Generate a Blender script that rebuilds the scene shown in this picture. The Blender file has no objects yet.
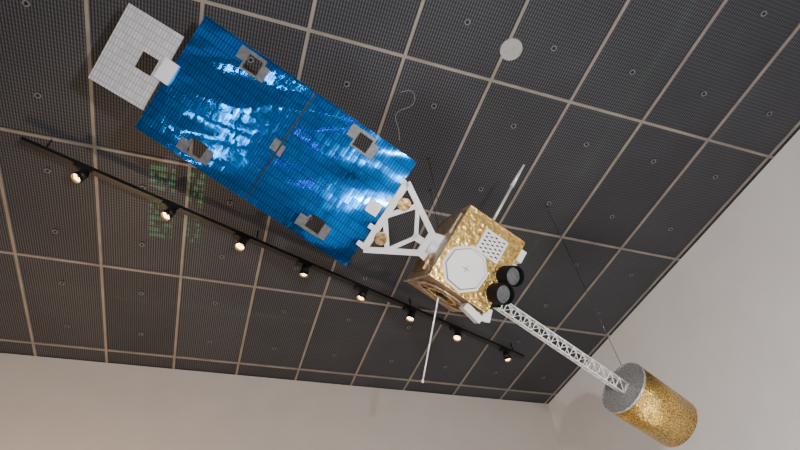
import bpy, bmesh, math, random
from mathutils import Vector, Matrix
random.seed(4)
C = bpy.context.scene.collection
CEIL = 4.8
WX, WY = 3.853, 4.995

# ------------------------------------------------------------ materials
def newmat(name, col=(0.5,0.5,0.5), rough=0.5, metal=0.0, emis=None, estr=0):
    m = bpy.data.materials.new(name); m.use_nodes = True
    nt = m.node_tree; b = nt.nodes['Principled BSDF']
    b.inputs['Base Color'].default_value = (*col, 1)
    b.inputs['Roughness'].default_value = rough
    b.inputs['Metallic'].default_value = metal
    if emis:
        b.inputs['Emission Color'].default_value = (*emis, 1)
        b.inputs['Emission Strength'].default_value = estr
    return m, nt, b
def N(nt, t, **kw):
    n = nt.nodes.new(t)
    for k, v in kw.items(): setattr(n, k, v)
    return n
def L(nt, a, b): nt.links.new(a, b)
def math_(nt, op, a, b=None, c=None):
    n = N(nt, 'ShaderNodeMath', operation=op)
    for i, v in enumerate((a, b, c)):
        if v is None: continue
        if isinstance(v, (int, float)): n.inputs[i].default_value = v
        else: L(nt, v, n.inputs[i])
    return n.outputs[0]
def mixc(nt, f, a, b):
    n = N(nt, 'ShaderNodeMix', data_type='RGBA')
    if isinstance(f, (int, float)): n.inputs[0].default_value = f
    else: L(nt, f, n.inputs[0])
    for i, v in ((6, a), (7, b)):
        if isinstance(v, tuple): n.inputs[i].default_value = (*v, 1)
        else: L(nt, v, n.inputs[i])
    return n.outputs[2]
def noisy(name, c1, c2, rough=0.5, metal=0.0, scale=20, bump=0.0, dist=0.01, detail=4):
    m, nt, b = newmat(name, c1, rough, metal)
    tc = N(nt, 'ShaderNodeTexCoord'); no = N(nt, 'ShaderNodeTexNoise')
    no.inputs['Scale'].default_value = scale; no.inputs['Detail'].default_value = detail
    L(nt, tc.outputs['Object'], no.inputs['Vector'])
    r = N(nt, 'ShaderNodeMapRange'); r.inputs[1].default_value = .35; r.inputs[2].default_value = .65
    L(nt, no.outputs['Fac'], r.inputs[0])
    L(nt, mixc(nt, r.outputs[0], c1, c2), b.inputs['Base Color'])
    if bump:
        bp = N(nt, 'ShaderNodeBump'); bp.inputs['Strength'].default_value = bump
        bp.inputs['Distance'].default_value = dist
        L(nt, no.outputs['Fac'], bp.inputs['Height']); L(nt, bp.outputs[0], b.inputs['Normal'])
    return m
def foil(name, c1, c2, rough=.3, metal=.9, scale=25, strength=.6, lo=.38, hi=.62):
    m, nt, b = newmat(name, c1, rough, metal)
    tc = N(nt, 'ShaderNodeTexCoord')
    v = N(nt, 'ShaderNodeTexVoronoi', feature='F1'); v.inputs['Scale'].default_value = scale
    no = N(nt, 'ShaderNodeTexNoise'); no.inputs['Scale'].default_value = scale*1.7; no.inputs['Detail'].default_value = 5
    L(nt, tc.outputs['Object'], v.inputs['Vector']); L(nt, tc.outputs['Object'], no.inputs['Vector'])
    s = math_(nt, 'ADD', v.outputs['Distance'], no.outputs['Fac'])
    bp = N(nt, 'ShaderNodeBump'); bp.inputs['Strength'].default_value = strength; bp.inputs['Distance'].default_value = .01
    L(nt, s, bp.inputs['Height']); L(nt, bp.outputs[0], b.inputs['Normal'])
    r = N(nt, 'ShaderNodeMapRange'); r.inputs[1].default_value = lo; r.inputs[2].default_value = hi
    L(nt, no.outputs['Fac'], r.inputs[0])
    L(nt, mixc(nt, r.outputs[0], c1, c2), b.inputs['Base Color'])
    return m

M_wall = noisy('wall_plaster', (.57,.51,.46), (.60,.54,.49), .85, 0, 3, .02)
M_wall_r = noisy('wall_plaster_right', (.72,.69,.67), (.75,.72,.70), .8, 0, 3, .02)
M_floor = noisy('floor_stone', (.22,.20,.19), (.3,.28,.26), .5, 0, 4)
M_bar = noisy('ceiling_bar_metal', (.20,.172,.148), (.26,.23,.20), .5, .1, 6)
M_black = newmat('black_metal', (.012,.012,.013), .4, .3)[0]
M_white = newmat('white_paint', (.70,.70,.69), .4)[0]
M_rod = newmat('rod_grey', (.60,.60,.58), .35, .4)[0]
M_grey = noisy('grey_patch', (.085,.085,.09), (.13,.13,.135), .5, .2, 60)
M_gold = foil('gold_foil', (.95,.66,.24), (.58,.36,.09), .27, .9, 36, .36)
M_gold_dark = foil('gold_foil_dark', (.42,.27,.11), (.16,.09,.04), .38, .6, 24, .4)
M_gold_sail = foil('gold_foil_speckled', (.85,.56,.16), (.26,.15,.035), .28, .9, 80, .36, .40, .58)
M_beige = foil('beige_foil', (.50,.41,.28), (.30,.23,.14), .45, .5, 22, .3)
M_silver = foil('silver_foil', (.66,.66,.66), (.26,.26,.27), .38, .6, 80, .6)
M_lens, _nt, _b = newmat('dark_aperture', (.0015,.002,.004), .5); _b.inputs['Specular IOR Level'].default_value = .05
M_scope, _nt, _b = newmat('scope_black', (.003,.0035,.005), .7); _b.inputs['Specular IOR Level'].default_value = .1
M_wire = newmat('steel_wire', (.10,.10,.10), .4, .8)[0]
M_bulb = newmat('lamp_bulb', (1,.8,.5), .3, 0, (1,.58,.24), 9)[0]
M_reflection = newmat('pale_reflection', (.20,.20,.20), .7)[0]  # pale tone painted in for a reflection on the ceiling
M_disc = noisy('disc_grey', (.34,.34,.33), (.28,.28,.27), .6, 0, 30)
M_fast = newmat('fastener_grey', (.16,.16,.165), .5)[0]

# ceiling panels: perforated corrugated dark sheet
M_ceil, nt, b = newmat('ceiling_perforated', (.07,.07,.075), .5, .0)
b.inputs['Specular IOR Level'].default_value = .25
tc = N(nt, 'ShaderNodeTexCoord'); sp = N(nt, 'ShaderNodeSeparateXYZ')
L(nt, tc.outputs['Object'], sp.inputs[0])
sx = math_(nt, 'SINE', math_(nt, 'MULTIPLY', sp.outputs[0], 2*math.pi/.0175))
sy = math_(nt, 'SINE', math_(nt, 'MULTIPLY', sp.outputs[1], 2*math.pi/.026))
pat = math_(nt, 'MULTIPLY_ADD', sx, .5, .5)
pat2 = math_(nt, 'MULTIPLY', pat, math_(nt, 'MULTIPLY_ADD', sy, .22, .78))
fx = math_(nt, 'FLOOR', math_(nt, 'DIVIDE', math_(nt, 'SUBTRACT', sp.outputs[0], .133), .6128))
fy = math_(nt, 'FLOOR', math_(nt, 'DIVIDE', math_(nt, 'SUBTRACT', sp.outputs[1], 1.251), 1.179))
cb = N(nt, 'ShaderNodeCombineXYZ'); L(nt, fx, cb.inputs[0]); L(nt, fy, cb.inputs[1])
wn = N(nt, 'ShaderNodeTexWhiteNoise', noise_dimensions='3D'); L(nt, cb.outputs[0], wn.inputs['Vector'])
no = N(nt, 'ShaderNodeTexNoise'); no.inputs['Scale'].default_value = 2.2; no.inputs['Detail'].default_value = 5
L(nt, tc.outputs['Object'], no.inputs['Vector'])
f = math_(nt, 'MULTIPLY', pat2, math_(nt, 'ADD', math_(nt, 'MULTIPLY_ADD', wn.outputs['Value'], .3, .45), math_(nt, 'MULTIPLY', no.outputs['Fac'], .5)))
L(nt, mixc(nt, f, (.007,.0075,.009), (.110,.113,.130)), b.inputs['Base Color'])

# solar cells: narrow cells, each one tilted a little differently on a gently buckled sheet
def cellmat(name, c1, c2, pu, pw, line, tilt, wavy, rough, metal, lc, nscale=9.0):
    m, nt, b = newmat(name, c1, rough, metal)
    tc = N(nt, 'ShaderNodeTexCoord'); sp = N(nt, 'ShaderNodeSeparateXYZ'); L(nt, tc.outputs['Object'], sp.inputs[0])
    a = math_(nt, 'DIVIDE', sp.outputs[0], pu); c = math_(nt, 'DIVIDE', sp.outputs[1], pw)
    cb = N(nt, 'ShaderNodeCombineXYZ'); L(nt, math_(nt, 'FLOOR', a), cb.inputs[0]); L(nt, math_(nt, 'FLOOR', c), cb.inputs[1])
    wn = N(nt, 'ShaderNodeTexWhiteNoise', noise_dimensions='3D'); L(nt, cb.outputs[0], wn.inputs['Vector'])
    l1 = math_(nt, 'LESS_THAN', math_(nt, 'FRACT', a), line); l2 = math_(nt, 'LESS_THAN', math_(nt, 'FRACT', c), line*pu/pw)
    ln = math_(nt, 'MAXIMUM', l1, l2)
    base = mixc(nt, wn.outputs['Value'], c1, c2)
    L(nt, mixc(nt, ln, base, lc), b.inputs['Base Color'])
    geo = N(nt, 'ShaderNodeNewGeometry')
    s1 = N(nt, 'ShaderNodeVectorMath', operation='SUBTRACT'); L(nt, wn.outputs['Color'], s1.inputs[0]); s1.inputs[1].default_value = (.5,.5,.5)
    s2 = N(nt, 'ShaderNodeVectorMath', operation='MULTIPLY'); L(nt, s1.outputs[0], s2.inputs[0]); s2.inputs[1].default_value = tilt
    q = math_(nt, 'ADD', math_(nt, 'MULTIPLY', sp.outputs[0], .92), math_(nt, 'MULTIPLY', sp.outputs[1], -.40))
    r = math_(nt, 'ADD', math_(nt, 'MULTIPLY', sp.outputs[0], .40), math_(nt, 'MULTIPLY', sp.outputs[1], .92))
    cc = N(nt, 'ShaderNodeCombineXYZ'); L(nt, math_(nt, 'MULTIPLY', q, .24), cc.inputs[0]); L(nt, r, cc.inputs[1])
    no = N(nt, 'ShaderNodeTexNoise'); no.inputs['Scale'].default_value = nscale; no.inputs['Detail'].default_value = 0.4
    L(nt, cc.outputs[0], no.inputs['Vector'])
    s3 = N(nt, 'ShaderNodeVectorMath', operation='SUBTRACT'); L(nt, no.outputs['Color'], s3.inputs[0]); s3.inputs[1].default_value = (.5,.5,.5)
    s4 = N(nt, 'ShaderNodeVectorMath', operation='MULTIPLY'); L(nt, s3.outputs[0], s4.inputs[0]); s4.inputs[1].default_value = wavy
    a1 = N(nt, 'ShaderNodeVectorMath', operation='ADD'); L(nt, s2.outputs[0], a1.inputs[0]); L(nt, s4.outputs[0], a1.inputs[1])
    vt = N(nt, 'ShaderNodeVectorTransform', vector_type='VECTOR', convert_from='OBJECT', convert_to='WORLD'); L(nt, a1.outputs[0], vt.inputs[0])
    a2 = N(nt, 'ShaderNodeVectorMath', operation='ADD'); L(nt, vt.outputs[0], a2.inputs[0]); L(nt, geo.outputs['Normal'], a2.inputs[1])
    nn = N(nt, 'ShaderNodeVectorMath', operation='NORMALIZE'); L(nt, a2.outputs[0], nn.inputs[0])
    L(nt, nn.outputs[0], b.inputs['Normal'])
    return m
M_cell = cellmat('solar_cell_blue', (.0,.19,.62), (.0,.22,.70), .0165, .05, .30, (.07,.03,0), (.07,.75,0), .15, .9, (.0,.085,.36), 10.0)
M_tab = cellmat('trim_tab_white', (.50,.50,.51), (.60,.60,.61), .0165, .04, .26, (.1,.05,0), (.1,.1,0), .4, .2, (.32,.32,.33))

# ------------------------------------------------------------ mesh builder
class MB:
    def __init__(self, name, mats):
        self.name, self.mats, self.bm = name, mats, bmesh.new()
    def _mi(self, verts_before, faces_before, mi, smooth=False):
        self.bm.faces.ensure_lookup_table()
        for fc in self.bm.faces[faces_before:]:
            fc.material_index = mi; fc.smooth = smooth
    def box(self, c, s, mi=0, rot=None):
        f0 = len(self.bm.faces)
        m = Matrix.Translation(c)
        if rot is not None: m = m @ rot.to_4x4()
        m = m @ Matrix.Diagonal((*s, 1))
        bmesh.ops.create_cube(self.bm, size=1, matrix=m); self._mi(0, f0, mi)
    def bar(self, p1, p2, w, h, mi=0, up=(0,0,1)):
        p1, p2 = Vector(p1), Vector(p2); d = p2-p1; x = d.normalized()
        y = Vector(up).cross(x).normalized(); z = x.cross(y)
        r = Matrix((x, y, z)).transposed()
        self.box((p1+p2)/2, (d.length, w, h), mi, r)
    def cyl(self, p1, p2, r1, r2=None, mi=0, seg=24, smooth=True, caps=True, capmi=None):
        p1, p2 = Vector(p1), Vector(p2); d = p2-p1
        r2 = r1 if r2 is None else r2
        f0 = len(self.bm.faces)
        m = Matrix.Translation((p1+p2)/2) @ d.to_track_quat('Z', 'Y').to_matrix().to_4x4()
        bmesh.ops.create_cone(self.bm, cap_ends=caps, segments=seg, radius1=r1, radius2=r2, depth=d.length, matrix=m)
        self.bm.faces.ensure_lookup_table()
        for fc in self.bm.faces[f0:]:
            fc.material_index = mi; fc.smooth = smooth and len(fc.verts) == 4
            if capmi is not None and len(fc.verts) > 4: fc.material_index = capmi
    def tube(self, c, axis, ro, ri, h, mi=0, seg=32):
        axis = Vector(axis).normalized(); q = axis.to_track_quat('Z', 'Y').to_matrix()
        c = Vector(c); R = []
        for i in range(seg):
            a = 2*math.pi*i/seg; e = q @ Vector((math.cos(a), math.sin(a), 0))
            R.append([self.bm.verts.new(c+e*ro), self.bm.verts.new(c+e*ro+axis*h), self.bm.verts.new(c+e*ri+axis*h), self.bm.verts.new(c+e*ri)])
        for i in range(seg):
            a, b_ = R[i], R[(i+1) % seg]
            for k in range(4):
                fc = self.bm.faces.new((a[k], b_[k], b_[(k+1) % 4], a[(k+1) % 4])); fc.material_index = mi
    def prism(self, pts, z0, z1, mi=0):
        lo = [self.bm.verts.new((p[0], p[1], z0)) for p in pts]; hi = [self.bm.verts.new((p[0], p[1], z1)) for p in pts]
        n = len(pts)
        fs = [self.bm.faces.new(lo[::-1]), self.bm.faces.new(hi)]
        for i in range(n): fs.append(self.bm.faces.new((lo[i], lo[(i+1) % n], hi[(i+1) % n], hi[i])))
        for fc in fs: fc.material_index = mi
    def done(self, parent=None, local=None, bevel=0):
        bmesh.ops.recalc_face_normals(self.bm, faces=self.bm.faces)
        me = bpy.data.meshes.new(self.name); self.bm.to_mesh(me); self.bm.free()
        for m in self.mats: me.materials.append(m)
        o = bpy.data.objects.new(self.name, me); C.objects.link(o)
        if parent: o.parent = parent
        if local is not None: o.matrix_local = local
        if bevel:
            bv = o.modifiers.new('bevel', 'BEVEL'); bv.width = bevel; bv.segments = 2; bv.limit_method = 'ANGLE'
        return o

# ------------------------------------------------------------ room
X0, Y0 = -6.0, -4.0
o = MB('floor', [M_floor]); o.box(((X0+WX)/2, (Y0+WY)/2, -.05), (WX-X0, WY-Y0, .1)); o.done()
o = MB('wall_back', [M_wall]); o.box(((X0+WX)/2, WY+.1, CEIL/2), (WX-X0+.4, .2, CEIL)); o.done()
o = MB('wall_right', [M_wall_r]); o.box((WX+.1, (Y0+WY)/2, CEIL/2), (.2, WY-Y0, CEIL)); o.done()
o = MB('ceiling', [M_ceil, M_bar, M_black, M_fast])
o.box(((X0+WX)/2, (Y0+WY)/2, CEIL+.06), (WX-X0+.4, WY-Y0+.4, .1), 0)
xs = [.133+.6128*k for k in range(-9, 7)]; ys = [1.251+1.179*k for k in range(-4, 4)]
for x in xs: o.box((x, (Y0+WY)/2, CEIL+.006), (.021, WY-Y0, .012), 1)
for y in ys: o.box(((X0+WX)/2, y, CEIL+.0055), (WX-X0, .021, .013), 1)
for x in xs[:-1]:
    for y in ys:
        for dy in (-.315, .28):
            c = Vector((x+.306, y+dy, CEIL+.01))
            o.tube(c-Vector((0,0,.006)), (0,0,-1), .019, .013, .008, 3, 14); o.cyl(c, c-Vector((0,0,.018)), .009, mi=2, seg=10)
o.done()
o = MB('ceiling_speaker', [M_disc, M_grey])
o.cyl((1.395, 1.02, CEIL+.012), (1.395, 1.02, CEIL-.006), .074, .072, seg=40)
o.done()
# pale curve drawn on the ceiling panel in place of a light reflection
cu = bpy.data.curves.new('reflection_squiggle', 'CURVE'); cu.dimensions = '3D'; cu.bevel_depth = .0022
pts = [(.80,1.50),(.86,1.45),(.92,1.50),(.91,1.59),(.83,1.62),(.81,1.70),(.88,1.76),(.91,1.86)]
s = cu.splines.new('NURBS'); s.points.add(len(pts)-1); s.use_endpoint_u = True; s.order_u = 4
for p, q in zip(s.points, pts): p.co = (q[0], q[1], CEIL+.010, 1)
ob = bpy.data.objects.new('reflection_squiggle', cu); C.objects.link(ob); cu.materials.append(M_reflection)

# ------------------------------------------------------------ track light
tr = bpy.data.objects.new('track_light', None); C.objects.link(tr)
A, B = Vector((-1.483, 2.393, 4.68)), Vector((2.951, 3.982, 4.68))
tr.location = A
d = B-A; side = Vector((0,0,1)).cross(d).normalized()
o = MB('rail', [M_black]); o.bar((0,0,0), d, .04, .03)
for t in (.03, .35, .68, .97): o.cyl(d*t, d*t+Vector((0,0,.125)), .006, seg=8)
o.done(tr)
for i, t in enumerate((.083, .208, .326, .443, .563, .677, .798, .942)):
    p = d*t
    ax = (Vector((0,0,-1)) + side*random.uniform(-.1,.35) + d.normalized()*random.uniform(-.5, .1)).normalized()
    o = MB('lamp_%d' % (i+1), [M_black, M_bulb, M_rod])
    o.bar(p-d.normalized()*.07+Vector((0,0,-.025)), p+d.normalized()*.05+Vector((0,0,-.025)), .045, .035)
    o.cyl(p+Vector((0,0,-.03)), p+Vector((0,0,-.06)), .01, seg=10)
    c = p+Vector((0,0,-.095))
    o.cyl(c-ax*.045, c+ax*.015, .030, .037, seg=24)
    o.tube(c+ax*.015, ax, .039, .034, .025)
    o.cyl(c+ax*.013, c+ax*.018, .033, .033, mi=2, seg=20)
    o.cyl(c+ax*.018, c+ax*.034, .014, .018, mi=1, seg=16)
    o.done(tr)
    li = bpy.data.lights.new('lamp_spot', 'SPOT'); li.energy = 14; li.color = (1,.76,.5); li.spot_size = 1.7; li.spot_blend = .8; li.shadow_soft_size = .03
    lo = bpy.data.objects.new('lamp_spot_%d' % (i+1), li); C.objects.link(lo); lo.parent = tr
    lo.location = c+ax*.06; lo.rotation_euler = (-ax).to_track_quat('Z', 'Y').to_euler()

# ------------------------------------------------------------ satellite
u = Vector((.9051, .2206, -.3637)).normalized(); w = Vector((-.3745, .8153, -.4378)); n = u.cross(w).normalized(); w = n.cross(u)
P0 = Vector((1.189, 1.858, 3.649))
SM = Matrix((u, w, n)).transposed().to_4x4(); SM.translation = P0
sat = bpy.data.objects.new('satellite_model', None); C.objects.link(sat); sat.matrix_world = SM
RB = Matrix.Rotation(math.radians(-19.5), 4, 'X')

# solar array (two panels with cutouts)
S0, S1, T0, T1 = -1.890, -.545, -.304, .395
holes = [(-1.555, -.232), (-1.562, .305), (-.848, -.225), (-.815, .293)]
def cells(o, S0, S1, T0, T1, holes, th, extra=(), small=False):
    hs = (.043, .040)
    su = {S0, S1}; sw = {T0, T1}
    offs = []
    for i, (a, c) in enumerate(holes):
        k = 1 if c < 0 else -1
        H = (a-hs[0], a+hs[0], c-hs[1], c+hs[1])
        R1 = (a-.10, a+.055, c-.058 if k > 0 else c-.01, c+.012 if k > 0 else c+.058)
        R2 = (a-.055, a+.09, c-.03, c+.052)
        if small: R1 = R2 = H = (a-.048, a+.048, c-.048, c+.048)
        offs.append((R1, R2, H))
        for R in (R1, R2, H): su |= {R[0], R[1]}; sw |= {R[2], R[3]}
    for R in extra: su |= {R[0], R[1]}; sw |= {R[2], R[3]}
    su = sorted(x for x in su if S0-1e-9 <= x <= S1+1e-9); sw = sorted(x for x in sw if T0-1e-9 <= x <= T1+1e-9)
    ins = lambda R, x, y: R[0] < x < R[1] and R[2] < y < R[3]
    for i in range(len(su)-1):
        for j in range(len(sw)-1):
            cx, cy = (su[i]+su[i+1])/2, (sw[j]+sw[j+1])/2
            if su[i+1]-su[i] < 1e-6 or sw[j+1]-sw[j] < 1e-6: continue
            mi = 0; skip = False
            for R1, R2, H in offs:
                if ins(H, cx, cy): skip = True
                elif ins(R1, cx, cy) or ins(R2, cx, cy): mi = 1
            for R in extra:
                if ins(R, cx, cy): mi = 1
            if skip: continue
            o.box((cx, cy, 0), (su[i+1]-su[i], sw[j+1]-sw[j], th), mi)
o = MB('solar_array', [M_cell, M_grey, M_black])
SEAM = -1.205
cells(o, S0, SEAM-.005, T0, T1, holes[:2], .014, [(-1.25, SEAM-.005, .02, .085)])
cells(o, SEAM+.005, S1, T0, T1, holes[2:], .014, [(SEAM+.005, -1.175, .03, .095)])
o.box((SEAM, (T0+T1)/2, .001), (.012, T1-T0-.01, .006), 2)
o.done(sat)
o = MB('solar_array_hinges', [M_grey, M_white])
for t in (-.2, .05, .3): o.box((SEAM, t, .012), (.05, .03, .012), 0)
o.box((-.60, .035, -.016), (.075, .075, .03), 1)
o.box((-1.90, .052, -.014), (.08, .12, .03), 1)
o.done(sat, bevel=.002)
o = MB('trim_tab', [M_tab, M_black])
cells(o, -.158, .158, -.222, .222, [(.062, .0)], .012, small=True)
o.done(sat, Matrix.Translation((-2.073, .082, -.0)) @ Matrix.Rotation(math.radians(-3), 4, 'Z'))

# yoke
o = MB('array_yoke', [M_white, M_gold_dark])
a1, a2 = (-.525, -.185, 0), (-.515, .262, 0); b1, b2 = (-.215, -.01, 0), (-.215, .085, 0)
o.bar(a1, a2, .040, .018); o.bar(a1, b1, .034, .018); o.bar(a2, b2, .034, .018); o.bar((-.24,-.03,0), (-.24,.11,0), .05, .02)
o.bar((-.52,.04,0), (-.40,-.115,0), .028, .014); o.bar((-.52,.04,0), (-.40,.195,0), .028, .014)
o.bar((-.40,-.105,0), (-.31,.04,0), .024, .014); o.bar((-.40,.185,0), (-.31,.04,0), .024, .014); o.bar((-.33,.04,0), (-.22,.04,0), .04, .014)
for t in (-.175, -.05, .13, .245): o.box((-.55, t, .002), (.035, .03, .022), 0)
o.cyl((-.225, .04, 0), (-.165, .04, 0), .042, .042, seg=24)
o.prism([(-.26,-.035), (-.17,-.06), (-.165,.13), (-.26,.115)], -.012, .012)
o.done(sat, bevel=.0015)
o = MB('yoke_gold_discs', [M_gold_dark])
for t in (-.075, .155): o.cyl((-.470, t, -.024), (-.470, t, -.004), .036, .038, seg=28)
o.done(sat)

# bus body  (bus frame)
hu, hw, z0, z1 = .18, .22, -.20, .33
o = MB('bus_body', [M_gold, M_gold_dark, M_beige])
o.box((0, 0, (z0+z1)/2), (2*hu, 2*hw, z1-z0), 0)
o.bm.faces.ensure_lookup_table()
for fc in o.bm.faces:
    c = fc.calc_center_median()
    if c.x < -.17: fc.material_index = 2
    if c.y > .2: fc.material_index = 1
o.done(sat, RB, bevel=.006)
o = MB('bus_fittings', [M_gold_dark, M_beige, M_white, M_black, M_gold])
for s_ in (-1, 1):      # edge frames
    o.bar((-hu, s_*hw, z0-.002), (hu, s_*hw, z0-.002), .010, .01, 4)
    o.bar((s_*hu, -hw, z0-.002), (s_*hu, hw, z0-.002), .010, .01, 4)
    o.bar((-hu, s_*hw, z0), (-hu, s_*hw, z1), .012, .012, 1, up=(1,0,0))
zc = .06
o.tube((0, hw, zc), (0,1,0), .16, .135, .012, 1, 40); o.tube((0, hw, zc), (0,1,0), .095, .075, .01, 4, 36)
o.cyl((0, hw, zc), (0, hw+.02, zc), .045, .03, mi=3, seg=24)
for k in range(8):
    a = k*math.pi/4; o.bar((.05*math.cos(a), hw+.004, zc+.05*math.sin(a)), (.14*math.cos(a), hw+.004, zc+.14*math.sin(a)), .01, .008, 1, up=(0,1,0))
o.bar((-hu-.003, -.18, .29), (-hu-.003, .18, -.16), .008, .012, 0, up=(1,0,0))
o.box((-hu-.006, -.12, .05), (.012, .14, .34), 1); o.box((-hu-.01, .13, .06), (.02, .1, .2), 0)
# +u side boxes
o.box((hu+.02, -.15, -.16), (.045, .07, .07), 2); o.box((hu+.03, -.085, -.10), (.05, .05, .09), 2)
o.box((hu+.012, .19, .02), (.05, .06, .12), 2)
o.box((hu-.04, hw+.03, -.12), (.12, .04, .07), 2, Matrix.Rotation(.2, 3, 'Z')); o.box((hu+.03, hw+.0, -.13), (.05, .07, .05), 2, Matrix.Rotation(-.3, 3, 'Z'))
for p in ((-.15,-.19),(.15,-.19),(-.15,-.06),(.15,.2),(-.16,.2),(-.07,-.19)): o.cyl((p[0],p[1],z0-.006), (p[0],p[1],z0), .007, mi=1, seg=10)
o.done(sat, RB, bevel=.003)
# earth facing instruments
o = MB('octagonal_radiator', [M_white, M_grey])
def octo(cx, cy, r, k=.0): return [(cx+r*math.cos(math.pi/8+i*math.pi/4+k), cy+r*math.sin(math.pi/8+i*math.pi/4+k)) for i in range(8)]
oc = (-.035, .092)
o.prism(octo(*oc, .130, .12), z0-.012, z0, 0); o.prism(octo(*oc, .115, .12), z0-.016, z0-.010, 1); o.prism(octo(*oc, .110, .12), z0-.022, z0-.015, 0)
o.bar((oc[0]-.02,oc[1],z0-.023), (oc[0]+.02,oc[1],z0-.023), .003, .003, 1); o.bar((oc[0],oc[1]-.02,z0-.023), (oc[0],oc[1]+.02,z0-.023), .003, .003, 1)
o.done(sat, RB)
o = MB('vented_cover', [M_white, M_black])
cx, cy = .025, -.092
o.box((cx, cy, z0-.012), (.145, .135, .024), 0)
for i in range(5):
    for j in range(5):
        o.box((cx-.05+i*.025, cy-.045+j*.023 + (.006 if i % 2 else -.004), z0-.0255), (.016, .007, .004), 1)
o.done(sat, RB)
o = MB('imager_scopes', [M_scope, M_lens, M_rod, M_grey])
for cy in (-.005, .105):
    o.tube((hu-.005, cy, z0+.03), (0.15,0,-1), .056, .049, .12, 0, 36); o.cyl((hu-.005, cy, z0+.02), (hu+.007, cy, z0-.055), .050, mi=1, seg=32)
    o.box((hu+.03, cy, z0+.08), (.07, .09, .12), 3)
o.done(sat, RB)
o = MB('antenna_rods', [M_rod, M_black])
o.cyl((-.01,-.2,-.12), (-.022,-.48,-.14), .008, .0085, seg=12); o.cyl((-.022,-.48,-.14), (-.027,-.63,-.15), .012, .006, seg=12)
o.cyl((-.02,.2,.09), (.153,.671,.085), .0055, .0045, seg=10); o.cyl((.153,.671,.085), (.158,.685,.085), .008, seg=10)
o.done(sat, RB)
# boom
o = MB('lattice_boom', [M_white])
bw, bn, h = .10, -.035, .029; NB = 15; u0, u1 = hu, 1.176
cs = [(-h,-h), (h,-h), (h,h), (-h,h)]
for c in cs: o.cyl((u0, bw+c[0], bn+c[1]), (u1, bw+c[0], bn+c[1]), .0036, seg=6)
for i in range(NB+1):
    x = u0+(u1-u0)*i/NB
    for k in range(4):
        p, q = cs[k], cs[(k+1) % 4]
        o.cyl((x, bw+p[0], bn+p[1]), (x, bw+q[0], bn+q[1]), .003, seg=6)
        if i < NB:
            x2 = u0+(u1-u0)*(i+1)/NB
            o.cyl((x, bw+p[0], bn+p[1]), (x2, bw+q[0], bn+q[1]), .0024, seg=6)
            if k % 2: o.cyl((x, bw+q[0], bn+q[1]), (x2, bw+p[0], bn+p[1]), .0024, seg=6)
o.done(sat, RB)
o = MB('solar_sail_cylinder', [M_gold_sail, M_silver, M_gold_dark])
o.cyl((u1, bw, bn), (1.575, bw, bn), .158, .150, mi=0, seg=64, capmi=1)
o.tube((u1-.004, bw, bn), (1,0,0), .160, .152, .012, 1, 64)
o.cyl((u1-.011, bw, bn), (u1, bw, bn), .03, mi=1, seg=20)
o.done(sat, RB)
# suspension wires to ceiling
inv = SM.inverted()
def wire(o, p, frame):
    a = SM @ (frame @ Vector(p)); b_ = Vector((a.x, a.y, CEIL+.005))
    o.cyl(inv @ a, inv @ b_, .0022, seg=6)
    o.cyl(inv @ (b_-Vector((0,0,.02))), inv @ b_, .01, seg=10)
o = MB('suspension_wires', [M_wire])
I4 = Matrix.Identity(4)
wire(o, (1.20, bw-.12, bn+.1), RB); wire(o, (-.14, -.2, .32), RB); wire(o, (.15, .15, .32), RB)
wire(o, (-1.86, .1, .005), I4); wire(o, (-.70, .2, .005), I4)
o.done(sat)

# ------------------------------------------------------------ lights
def light(name, typ, loc, e, col=(1,1,1), size=.2, target=None, size_y=None):
    li = bpy.data.lights.new(name, typ); li.energy = e; li.color = col
    if typ == 'AREA':
        li.size = size
        if size_y: li.shape = 'RECTANGLE'; li.size_y = size_y
    else: li.shadow_soft_size = size
    lo = bpy.data.objects.new(name, li); C.objects.link(lo); lo.location = loc
    if target is not None: lo.rotation_euler = (Vector(loc)-Vector(target)).to_track_quat('Z', 'Y').to_euler()
    return lo
# photographer's flash, held right/above of the lens
light('flash_light', 'POINT', (.5, -.35, 1.85), 370, (1,.98,.97), .04)
light('array_highlight_light', 'POINT', (-1.5, 0, 2.0), 18, (1,.98,.96), .06)  # unseen light added for the streak highlights on the solar array
light('array_highlight_light.001', 'POINT', (-2.1, .5, 1.4), 12, (1,.98,.96), .06)  # second unseen light added for more array streaks
light('pink_highlight_light', 'POINT', (-.495, -.184, 1.9), 3.5, (1,.05,.5), .04)  # unseen light added to give the array its magenta glint
light('wall_glow_light', 'AREA', (-1.3, 4.2, 1.6), 75, (1,.66,.38), .3, (-1.3, 4.95, 2.9))  # unseen area light added for the warm glow on the back wall
light('wall_fill_light', 'AREA', (1.8, 1.8, .4), 65, (1,.97,.94), .6, (3.85, 3.0, 2.2))  # unseen fill added to brighten the right wall
wd = bpy.data.worlds.new('World'); bpy.context.scene.world = wd; wd.use_nodes = True
wd.node_tree.nodes['Background'].inputs[0].default_value = (.9,.93,1,1); wd.node_tree.nodes['Background'].inputs[1].default_value = .38

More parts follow.
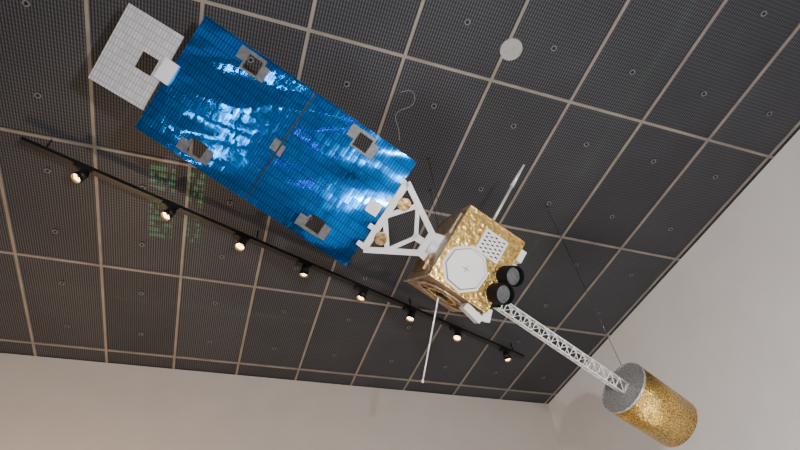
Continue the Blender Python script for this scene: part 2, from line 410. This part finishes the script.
# unseen lamp, stand and slotted mask added to throw green light on the ceiling
pj = bpy.data.objects.new('green_light_rig', None); C.objects.link(pj); pj.location = (-.2, 1.4, 0)
LZ = 1.2; GZ = 1.8; K = (GZ-LZ)/(CEIL-LZ)
o = MB('rig_stand', [M_white]); o.box((0,0,.5), (.4,.4,1.0)); o.done(pj, bevel=.01)
o = MB('rig_case', [M_black]); o.box((0,0,1.05), (.9,.9,.1))
for sx_, sy_ in ((-1,0),(1,0),(0,-1),(0,1)): o.box((sx_*.43, sy_*.43, 1.44), (.01 if sx_ else .87, .01 if sy_ else .87, .7))
o.done(pj)
o = MB('green_light_mask', [M_black])
cols = [(-.74,-.57), (-.47,-.37)]; Ya, Yb = 2.47, 3.20; step = .06
tx = lambda X: (X+.2)*K
ty = lambda Y: (Y-1.4)*K
def pl(xa, xb, ya, yb): o.box(((xa+xb)/2, (ya+yb)/2, GZ), (xb-xa, yb-ya, .001))
E = .43
pl(-E, tx(cols[0][0]), -E, E); pl(tx(cols[0][1]), tx(cols[1][0]), -E, E); pl(tx(cols[1][1]), E, -E, E)
for ca, cb_ in cols:
    pl(tx(ca), tx(cb_), -E, ty(Ya)); pl(tx(ca), tx(cb_), ty(Yb), E)
    y = Ya
    while y < Yb:
        pl(tx(ca), tx(cb_), ty(y), ty(y+step*.35))
        for _ in range(2):
            m_ = random.uniform(ca, cb_-.03); pl(tx(m_), tx(m_+.03), ty(y+step*.35), ty(y+step))
        y += step
o.done(pj)
g = light('green_pattern_light', 'POINT', (0, 0, LZ), 1200, (.25,1,.35), .002)
g.parent = pj

# ------------------------------------------------------------ camera
cam = bpy.data.cameras.new('camera'); co = bpy.data.objects.new('camera', cam); C.objects.link(co)
fx = 526.2
cam.sensor_width = 36; cam.lens = fx/800*36; cam.clip_start = .05
va = Vector((-265, 630, fx)).normalized(); vb = Vector((1846, 337, fx)).normalized()
vn = vb.cross(va).normalized(); vb = va.cross(vn)
right = Vector((vb.x, va.x, vn.x)); down = Vector((vb.y, va.y, vn.y)); fwd = Vector((vb.z, va.z, vn.z))
m = Matrix((right, -down, -fwd)).transposed().to_4x4(); m.translation = Vector((0,0,1.6))
co.matrix_world = m
bpy.context.scene.camera = co
